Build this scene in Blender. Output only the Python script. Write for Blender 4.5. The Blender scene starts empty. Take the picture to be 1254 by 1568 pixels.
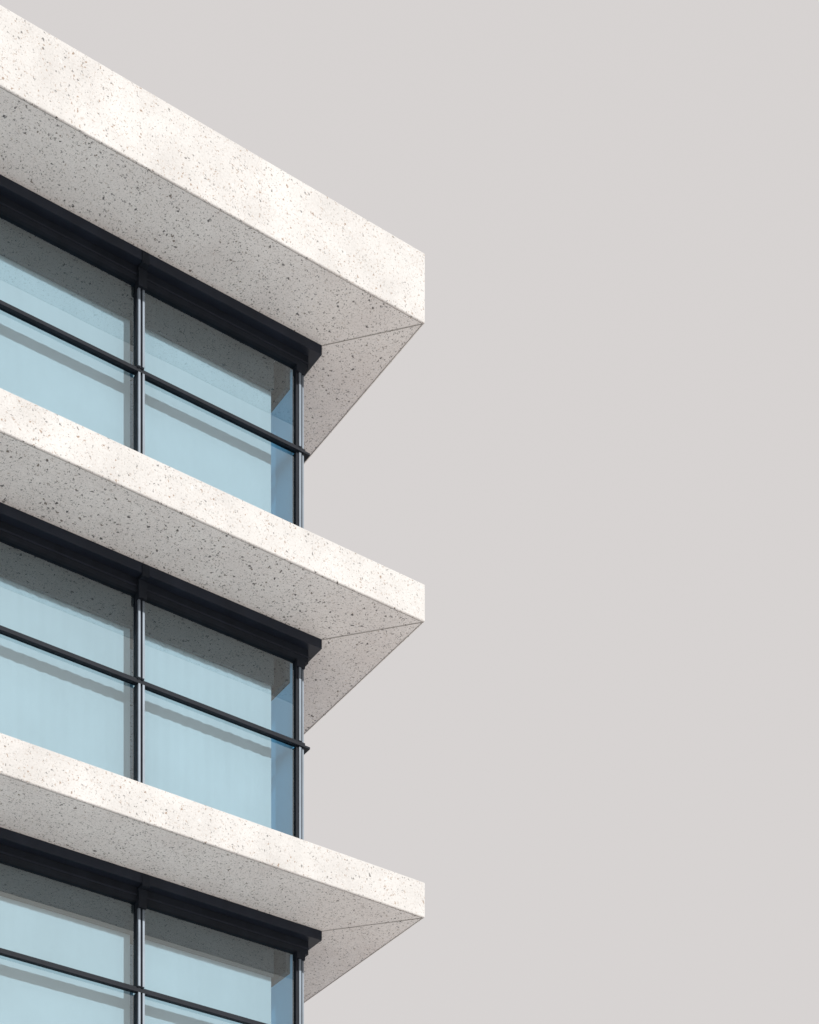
import bpy, math, random, bmesh
from mathutils import Vector, Matrix
random.seed(3)
S = bpy.context.scene
S.view_settings.view_transform = 'Standard'
S.view_settings.look = 'None'
S.view_settings.exposure = 0

# ---------------------------------------------------------------- materials
def newmat(name):
    m = bpy.data.materials.new(name); m.use_nodes = True
    nt = m.node_tree
    return m, nt, nt.nodes, nt.links, nt.nodes["Principled BSDF"]

def math_n(N, op, a=None, b=None):
    n = N.new("ShaderNodeMath"); n.operation = op
    for i, v in enumerate((a, b)):
        if isinstance(v, (int, float)): n.inputs[i].default_value = v
    return n

def terrazzo(name, c0, c1, layers):
    m, nt, N, L, P = newmat(name)
    tc = N.new("ShaderNodeTexCoord")
    nz = N.new("ShaderNodeTexNoise"); nz.inputs["Scale"].default_value = 34; nz.inputs["Detail"].default_value = 3
    L.new(tc.outputs["Object"], nz.inputs["Vector"])
    sub = N.new("ShaderNodeVectorMath"); sub.operation = 'SUBTRACT'; sub.inputs[1].default_value = (.5, .5, .5)
    L.new(nz.outputs["Color"], sub.inputs[0])
    sc = N.new("ShaderNodeVectorMath"); sc.operation = 'SCALE'; sc.inputs["Scale"].default_value = 0.07
    L.new(sub.outputs[0], sc.inputs[0])
    add = N.new("ShaderNodeVectorMath"); add.operation = 'ADD'
    L.new(tc.outputs["Object"], add.inputs[0]); L.new(sc.outputs[0], add.inputs[1])
    big = N.new("ShaderNodeTexNoise"); big.inputs["Scale"].default_value = 1.3; big.inputs["Detail"].default_value = 6; big.inputs["Roughness"].default_value = .6
    L.new(tc.outputs["Object"], big.inputs["Vector"])
    r = N.new("ShaderNodeValToRGB")
    r.color_ramp.elements[0].position = .32; r.color_ramp.elements[0].color = (*c0, 1)
    r.color_ramp.elements[1].position = .66; r.color_ramp.elements[1].color = (*c1, 1)
    L.new(big.outputs["Fac"], r.inputs[0])
    fine = N.new("ShaderNodeTexNoise"); fine.inputs["Scale"].default_value = 45; fine.inputs["Detail"].default_value = 4
    L.new(tc.outputs["Object"], fine.inputs["Vector"])
    fr = N.new("ShaderNodeMapRange"); fr.inputs["From Min"].default_value = .3; fr.inputs["From Max"].default_value = .7
    fr.inputs["To Min"].default_value = .92; fr.inputs["To Max"].default_value = 1.06
    L.new(fine.outputs["Fac"], fr.inputs[0])
    mul = N.new("ShaderNodeMix"); mul.data_type = 'RGBA'; mul.blend_type = 'MULTIPLY'; mul.inputs[0].default_value = 1
    L.new(r.outputs[0], mul.inputs[6]); L.new(fr.outputs[0], mul.inputs[7])
    cur = mul.outputs[2]
    for scl, keep, rad, cols, st in layers:
        v = N.new("ShaderNodeTexVoronoi"); v.inputs["Scale"].default_value = scl
        L.new(add.outputs[0], v.inputs["Vector"])
        sep = N.new("ShaderNodeSeparateColor"); L.new(v.outputs["Color"], sep.inputs[0])
        lt = math_n(N, 'LESS_THAN', None, keep); L.new(sep.outputs[0], lt.inputs[0])
        rr = math_n(N, 'MULTIPLY_ADD'); rr.inputs[1].default_value = rad*.8; rr.inputs[2].default_value = rad*.5
        L.new(sep.outputs[2], rr.inputs[0])
        d = math_n(N, 'SUBTRACT'); L.new(rr.outputs[0], d.inputs[0]); L.new(v.outputs["Distance"], d.inputs[1])
        mr = N.new("ShaderNodeMapRange"); mr.inputs["From Min"].default_value = 0; mr.inputs["From Max"].default_value = .06
        L.new(d.outputs[0], mr.inputs[0])
        mm = math_n(N, 'MULTIPLY'); L.new(mr.outputs[0], mm.inputs[0]); L.new(lt.outputs[0], mm.inputs[1])
        m2 = math_n(N, 'MULTIPLY', None, st); L.new(mm.outputs[0], m2.inputs[0])
        cr = N.new("ShaderNodeValToRGB"); cr.color_ramp.interpolation = 'CONSTANT'
        el = cr.color_ramp.elements
        el[0].position = 0; el[0].color = (*cols[0], 1); el[1].position = .3; el[1].color = (*cols[1], 1)
        e = el.new(.55); e.color = (*cols[2], 1); e = el.new(.75); e.color = (*cols[3], 1)
        L.new(sep.outputs[1], cr.inputs[0])
        mx = N.new("ShaderNodeMix"); mx.data_type = 'RGBA'
        L.new(m2.outputs[0], mx.inputs[0]); L.new(cur, mx.inputs[6]); L.new(cr.outputs[0], mx.inputs[7])
        cur = mx.outputs[2]
    L.new(cur, P.inputs["Base Color"])
    P.inputs["Roughness"].default_value = .8; P.inputs["Specular IOR Level"].default_value = .3
    b = N.new("ShaderNodeBump"); b.inputs["Strength"].default_value = .15; b.inputs["Distance"].default_value = .003
    L.new(fine.outputs["Fac"], b.inputs["Height"]); L.new(b.outputs[0], P.inputs["Normal"])
    return m

def simple(name, col, rough=.5, metal=0, var=.15, scale=6, spec=.5):
    m, nt, N, L, P = newmat(name)
    tc = N.new("ShaderNodeTexCoord")
    nz = N.new("ShaderNodeTexNoise"); nz.inputs["Scale"].default_value = scale; nz.inputs["Detail"].default_value = 5
    L.new(tc.outputs["Object"], nz.inputs["Vector"])
    r = N.new("ShaderNodeValToRGB")
    r.color_ramp.elements[0].position = .3; r.color_ramp.elements[0].color = (*[c*(1-var) for c in col], 1)
    r.color_ramp.elements[1].position = .7; r.color_ramp.elements[1].color = (*[min(1,c*(1+var)) for c in col], 1)
    L.new(nz.outputs["Fac"], r.inputs[0]); L.new(r.outputs[0], P.inputs["Base Color"])
    P.inputs["Roughness"].default_value = rough; P.inputs["Metallic"].default_value = metal
    P.inputs["Specular IOR Level"].default_value = spec
    return m

def glassmat(name, tint, r0, k=.6):
    m, nt, N, L, P = newmat(name)
    N.remove(P)
    out = N["Material Output"]
    t = N.new("ShaderNodeBsdfTransparent"); t.inputs[0].default_value = (*tint, 1)
    g = N.new("ShaderNodeBsdfGlossy"); g.inputs[0].default_value = (.88, .97, 1, 1); g.inputs["Roughness"].default_value = .01
    tc = N.new("ShaderNodeTexCoord")
    nz = N.new("ShaderNodeTexNoise"); nz.inputs["Scale"].default_value = .9
    L.new(tc.outputs["Object"], nz.inputs["Vector"])
    b = N.new("ShaderNodeBump"); b.inputs["Strength"].default_value = .10; b.inputs["Distance"].default_value = .02
    L.new(nz.outputs["Fac"], b.inputs["Height"]); L.new(b.outputs[0], g.inputs["Normal"])
    lw = N.new("ShaderNodeLayerWeight"); lw.inputs[0].default_value = .5
    p = math_n(N, 'POWER', None, 3); L.new(lw.outputs["Facing"], p.inputs[0])
    ma = math_n(N, 'MULTIPLY_ADD'); ma.inputs[1].default_value = k; ma.inputs[2].default_value = r0
    L.new(p.outputs[0], ma.inputs[0])
    mx = N.new("ShaderNodeMixShader"); L.new(ma.outputs[0], mx.inputs[0]); L.new(t.outputs[0], mx.inputs[1]); L.new(g.outputs[0], mx.inputs[2])
    L.new(mx.outputs[0], out.inputs[0])
    return m

def shademat():
    m, nt, N, L, P = newmat("translucent_roller_shade")
    N.remove(P); out = N["Material Output"]
    tc = N.new("ShaderNodeTexCoord")
    nz = N.new("ShaderNodeTexNoise"); nz.inputs["Scale"].default_value = 1.5
    L.new(tc.outputs["Object"], nz.inputs["Vector"])
    r = N.new("ShaderNodeValToRGB")
    r.color_ramp.elements[0].color = (.66,.68,.70,1); r.color_ramp.elements[1].color = (.78,.80,.82,1)
    L.new(nz.outputs["Fac"], r.inputs[0])
    t = N.new("ShaderNodeBsdfTranslucent"); d = N.new("ShaderNodeBsdfDiffuse")
    L.new(r.outputs[0], t.inputs[0]); L.new(r.outputs[0], d.inputs[0])
    mx = N.new("ShaderNodeMixShader"); mx.inputs[0].default_value = .2
    L.new(t.outputs[0], mx.inputs[1]); L.new(d.outputs[0], mx.inputs[2]); L.new(mx.outputs[0], out.inputs[0])
    return m

blk = [(.035,.035,.04),(.07,.065,.065),(.13,.105,.08),(.05,.05,.052)]
mid = [(.12,.12,.12),(.26,.24,.22),(.30,.23,.17),(.16,.155,.15)]
fin = [(.32,.31,.30),(.44,.40,.36),(.26,.255,.25),(.42,.41,.40)]
wht = [(.80,.79,.78),(.76,.75,.74),(.42,.38,.34),(.80,.79,.78)]
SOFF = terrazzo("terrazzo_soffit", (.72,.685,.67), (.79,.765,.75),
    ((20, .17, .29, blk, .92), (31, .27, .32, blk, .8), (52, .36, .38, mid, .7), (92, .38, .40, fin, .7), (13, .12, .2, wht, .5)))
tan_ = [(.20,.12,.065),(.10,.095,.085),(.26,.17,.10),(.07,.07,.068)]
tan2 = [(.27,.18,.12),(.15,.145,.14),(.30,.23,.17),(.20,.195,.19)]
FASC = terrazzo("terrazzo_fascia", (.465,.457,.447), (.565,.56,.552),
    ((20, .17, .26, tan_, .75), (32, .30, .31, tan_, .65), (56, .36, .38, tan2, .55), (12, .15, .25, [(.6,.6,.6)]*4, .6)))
DARK = simple("dark_navy_metal", (.010, .014, .024), .5, .0, .2, 3, .25)
DARK2 = simple("black_gasket", (.009, .012, .018), .6, 0, .2, 5, .15)
SILV = simple("anodised_aluminium", (.125, .155, .19), .45, .2, .12, 4)
GLAS = glassmat("tinted_glazing", (.62, .775, .855), .165)
GLAS2 = glassmat("blue_side_glazing", (.22, .58, .88), .03, .1)
BLIND = simple("blind_fabric", (.625, .62, .61), .9, 0, .06, 1.0)
SHADE = shademat()
SHADOW = simple("ceiling_bulkhead", (.085, .085, .083), .8, 0, .12, 3)  # dark colour standing in for slab shade at the pane tops
INTER = simple("interior_plaster", (.5, .5, .5), .9, 0, .05, 2)
JOINT = simple("joint_sealant", (.30, .28, .26), .8, 0, .1, 8)
ROOF = simple("roof_membrane", (.5, .5, .49), .9, 0, .1, 2)

# ---------------------------------------------------------------- mesh helpers
A = Vector((0.8245, 0.5658, 0)); B = Vector((-0.5658, 0.8245, 0))
CAMZ = 1.6
root = bpy.data.objects.new("office_building", None)
S.collection.objects.link(root)
root.matrix_world = Matrix(((A.x, B.x, 0, 0.19), (A.y, B.y, 0, 22.6), (0, 0, 1, 0), (0, 0, 0, 1)))

class MB:
    def __init__(s): s.v = []; s.f = []
    def box(s, x0, x1, y0, y1, z0, z1):
        n = len(s.v)
        s.v += [(x0,y0,z0),(x1,y0,z0),(x1,y1,z0),(x0,y1,z0),(x0,y0,z1),(x1,y0,z1),(x1,y1,z1),(x0,y1,z1)]
        s.f += [tuple(n+i for i in q) for q in ((0,3,2,1),(4,5,6,7),(0,1,5,4),(1,2,6,5),(2,3,7,6),(3,0,4,7))]
    def quad(s, *p):
        n = len(s.v); s.v += list(p); s.f.append(tuple(range(n, n+len(p))))
    def make(s, name, mat, bevel=0):
        me = bpy.data.meshes.new(name); me.from_pydata(s.v, [], s.f); me.update()
        o = bpy.data.objects.new(name, me); me.materials.append(mat)
        S.collection.objects.link(o); o.parent = root
        if bevel:
            b = o.modifiers.new("bevel", 'BEVEL'); b.width = bevel; b.segments = 2
        return o

LEN = 24.0; DEP = 20.0
GY = 1.16; GX = -1.03
HY = 0.993; HX = -0.853
soff = [18.355, 14.743, 11.162, 7.57, 3.97]
tops = [19.20, 15.193, 11.585, 8.02, 4.42]
soff = [z+CAMZ for z in soff]; tops = [z+CAMZ for z in tops]

for i, (z0, z1) in enumerate(zip(soff, tops)):
    m = MB(); m.box(-LEN, 0, 0, DEP, z0, z1)
    o = m.make("slab_%d" % (i+1), SOFF, .012)
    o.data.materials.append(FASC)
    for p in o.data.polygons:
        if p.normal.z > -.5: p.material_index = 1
    m = MB(); w = .006; z = z0-.003
    dx, dy = HX, HY
    l = math.hypot(dx, dy); nx, ny = -dy/l*w, dx/l*w
    a = (-.014, .016)
    m.quad((a[0]+nx,a[1]+ny,z),(a[0]-nx,a[1]-ny,z),(dx-nx,dy-ny,z),(dx+nx,dy+ny,z))
    m.quad((-LEN,.018,z-.001),(-.02,.018,z-.001),(-.024,.024,z-.001),(-LEN,.024,z-.001))
    m.quad((-.018,.02,z-.001),(-.018,DEP,z-.001),(-.026,DEP,z-.001),(-.026,.03,z-.001))
    m.make("soffit_joint_%d" % (i+1), JOINT)
m = MB(); m.box(-LEN+.4, -.4, .4, DEP-.4, tops[0]-.2, tops[0]+.01); m.make("roof_deck", ROOF)

mull_x = [GX - 2.219*k for k in range(1, 11)]
mull_y = [GY + 2.219*k for k in range(1, 8)]
XL = -LEN+1.0; YB = DEP-1.0

head = MB(); head2 = MB(); tr = MB(); gask = MB(); alu = MB(); gl = MB(); gl2 = MB(); bl = MB(); sp = MB(); sh = MB()
FR = .075
for i, s in enumerate(soff):
    bot = tops[i+1] if i+1 < len(soff) else 0.05
    for (o, za, zb, M) in ((0.167, .115, -.005, head), (.05, .28, .1155, head2), (.06, .215, .2005, head)):
        y0 = GY-o; x1 = GX+o*(.177/.167)
        M.box(XL, x1, y0, GY+.06, s-za, s-zb)
        M.box(GX-.06, x1, GY+.0601, YB, s-za, s-zb)
    for x in mull_x:
        head2.box(x-.045, x+.045, HY-.012, GY-.02, s-.15, s-.02)
        head2.box(x-.052, x+.052, GY-.10, GY+.03, s-.36, s-.151)
    zt = s-1.335
    levels = [zt] if i+1 < len(soff) else [zt, zt-1.3]
    for z in levels:
        tr.box(XL, GX+.07, GY-.065, GY-.02, z, z+.026)
        tr.box(GX+.0, GX+.07, GY-.0199, YB, z, z+.026)
        tr.box(XL, GX+.02, GY-.03, GY+.05, z+.0265, z+FR-.0005)
        tr.box(GX-.02, GX+.02, GY+.0501, YB, z+.0265, z+FR-.0005)
    tr.box(XL, GX+.02, GY-.03, GY+.05, bot+.002, bot+.07)
    tr.box(GX-.05, GX+.02, GY+.0501, YB, bot+.002, bot+.07)
    zs = [(bot+.071, levels[-1])] + [(levels[k]+FR, levels[k-1]) for k in range(len(levels)-1, 0, -1)] + [(levels[0]+FR, s-.361)]
    for za, zb in zs:
        for x in mull_x:
            gask.box(x-.014, x+.014, GY-.040, GY+.06, za, zb)
            gask.box(x-.050, x-.0401, GY-.03, GY+.06, za, zb)
            gask.box(x+.0401, x+.050, GY-.03, GY+.06, za, zb)
            alu.box(x-.040, x-.0141, GY-.065, GY+.06, za, zb)
            alu.box(x+.0141, x+.040, GY-.065, GY+.06, za, zb)
        for y in mull_y:
            alu.box(GX-.06, GX+.065, y-.04, y+.04, za, zb)
        gask.box(GX-.11, GX-.075, GY-.03, GY+.055, za, zb)
        alu.box(GX-.0749, GX-.045, GY-.045, GY+.055, za, zb)
        gask.box(GX-.0449, GX-.022, GY-.025, GY+.025, za, zb)
        alu.box(GX-.0219, GX+.0, GY-.03, GY+.03, za, zb)
    gask.box(GX-.11, GX+.005, GY-.052, GY+.055, s-.361, s-.2805)
    gl.quad((XL, GY, bot), (GX-.02, GY, bot), (GX-.02, GY, s), (XL, GY, s))
    gl2.quad((GX-.0, GY+.03, bot), (GX-.0, YB, bot), (GX-.0, YB, s), (GX-.0, GY+.03, s))
    sp.box(XL, -1.361, GY+.13, GY+.18, s-.575, s-.01)  # added dark panel, sized to deepen the slab shadow behind the glass
    sp.box(XL, -1.361, GY+.24, GY+.9, s-.30, s-.01)
    sp.box(GX-.18, GX-.12, GY+.10, YB-.1, s-.50, s-.01)  # same added panel along the side, darkens the corner strip's top
    sh.quad((GX-.10, GY+.07, bot), (GX-.10, YB-.1, bot), (GX-.10, YB-.1, s-.02), (GX-.10, GY+.07, s-.02))
    edges = [-1.361] + mull_x
    for k in range(len(edges)-1):
        xr = edges[k] - (.0 if k == 0 else .02); xl = edges[k+1] + .02
        n = 60; ph = random.random()*6
        prev = None
        amp = .0032 if i == 1 else .0012
        for q in range(n+1):
            x = xr + (xl-xr)*q/n
            y = GY+.20 + amp*math.sin(x*46+ph) + amp*.7*math.sin(x*23.7+ph*2)
            if prev:
                bl.quad((prev[0], prev[1], bot), (x, y, bot), (x, y, s-.02), (prev[0], prev[1], s-.02))
            prev = (x, y)
head.make("header_fascia", DARK, .004); head2.make("header_frame", DARK2)
tr.make("transoms", DARK2, .003); gask.make("gaskets", DARK2); alu.make("mullions", SILV)
gl.make("glazing", GLAS); gl2.make("side_glazing", GLAS2); sp.make("shadow_panels", SHADOW)
sh.make("side_roller_shades", SHADE)
o = bl.make("window_blinds", BLIND)
bm = bmesh.new(); bm.from_mesh(o.data); bmesh.ops.remove_doubles(bm, verts=bm.verts, dist=.0002); bm.to_mesh(o.data); bm.free()
for p in o.data.polygons: p.use_smooth = True
m = MB(); m.box(-LEN+2, -6, 7, DEP-3, 0, soff[0]-.002); m.make("core_walls", INTER)
m = MB(); m.box(-LEN+.7, -LEN+.99, GY, YB, 0, soff[0]-.002); m.box(-LEN+.7, GX, YB+.001, YB+.3, 0, soff[0]-.002); m.make("rear_walls", FASC)

# ---------------------------------------------------------------- ground
me = bpy.data.meshes.new("ground"); R = 1500
me.from_pydata([(-R,-R,0),(R,-R,0),(R,R,0),(-R,R,0)], [], [(0,1,2,3)])
gr = bpy.data.objects.new("ground", me); S.collection.objects.link(gr)
m, nt, N, L, P = newmat("pale_paving")
tc = N.new("ShaderNodeTexCoord")
br = N.new("ShaderNodeTexBrick"); br.inputs["Scale"].default_value = 1.0
br.inputs["Color1"].default_value = (.79,.76,.74,1); br.inputs["Color2"].default_value = (.73,.705,.685,1)
br.inputs["Mortar"].default_value = (.4,.39,.38,1); br.inputs["Mortar Size"].default_value = .008
br.inputs["Brick Width"].default_value = .9; br.inputs["Row Height"].default_value = .6
L.new(tc.outputs["Object"], br.inputs["Vector"]); L.new(br.outputs["Color"], P.inputs["Base Color"])
P.inputs["Roughness"].default_value = .85
me.materials.append(m)

# ---------------------------------------------------------------- light
n = -B
prof = math.radians(24.5)
az_t = 0.22
h = (n + A*az_t)
sv = Vector((h.x, h.y, math.tan(prof))); sv.normalize()
elev = math.asin(sv.z); azim = math.atan2(sv.x, sv.y)
sun = bpy.data.lights.new("sun", 'SUN'); sun.energy = 3.7; sun.angle = math.radians(.6); sun.color = (1, .98, .95)
so = bpy.data.objects.new("sun", sun); S.collection.objects.link(so)
so.rotation_euler = (-sv).to_track_quat('-Z', 'Y').to_euler()
so.location = (20, -20, 40)

w = bpy.data.worlds.new("World"); S.world = w; w.use_nodes = True
N = w.node_tree.nodes; L = w.node_tree.links; bg = N["Background"]
sky = N.new("ShaderNodeTexSky"); sky.sky_type = 'NISHITA'; sky.sun_disc = False
sky.sun_elevation = elev; sky.sun_rotation = azim
sky.dust_density = 6; sky.air_density = 1; sky.altitude = 0
mx = N.new("ShaderNodeMix"); mx.data_type = 'RGBA'; mx.inputs[0].default_value = .94
mx.inputs[7].default_value = (7.15, 6.83, 6.7, 1)
L.new(sky.outputs[0], mx.inputs[6]); L.new(mx.outputs[2], bg.inputs[0]); bg.inputs[1].default_value = .1

# ---------------------------------------------------------------- camera (level, rising front)
cd = bpy.data.cameras.new("camera"); co = bpy.data.objects.new("camera", cd); S.collection.objects.link(co)
co.location = (0, 0, CAMZ); co.rotation_euler = (math.radians(90), 0, 0)
cd.sensor_fit = 'VERTICAL'; cd.sensor_height = 36
cd.lens = 2859/1568*36
cd.shift_y = (2817-784)/1568
cd.clip_end = 5000
S.camera = co
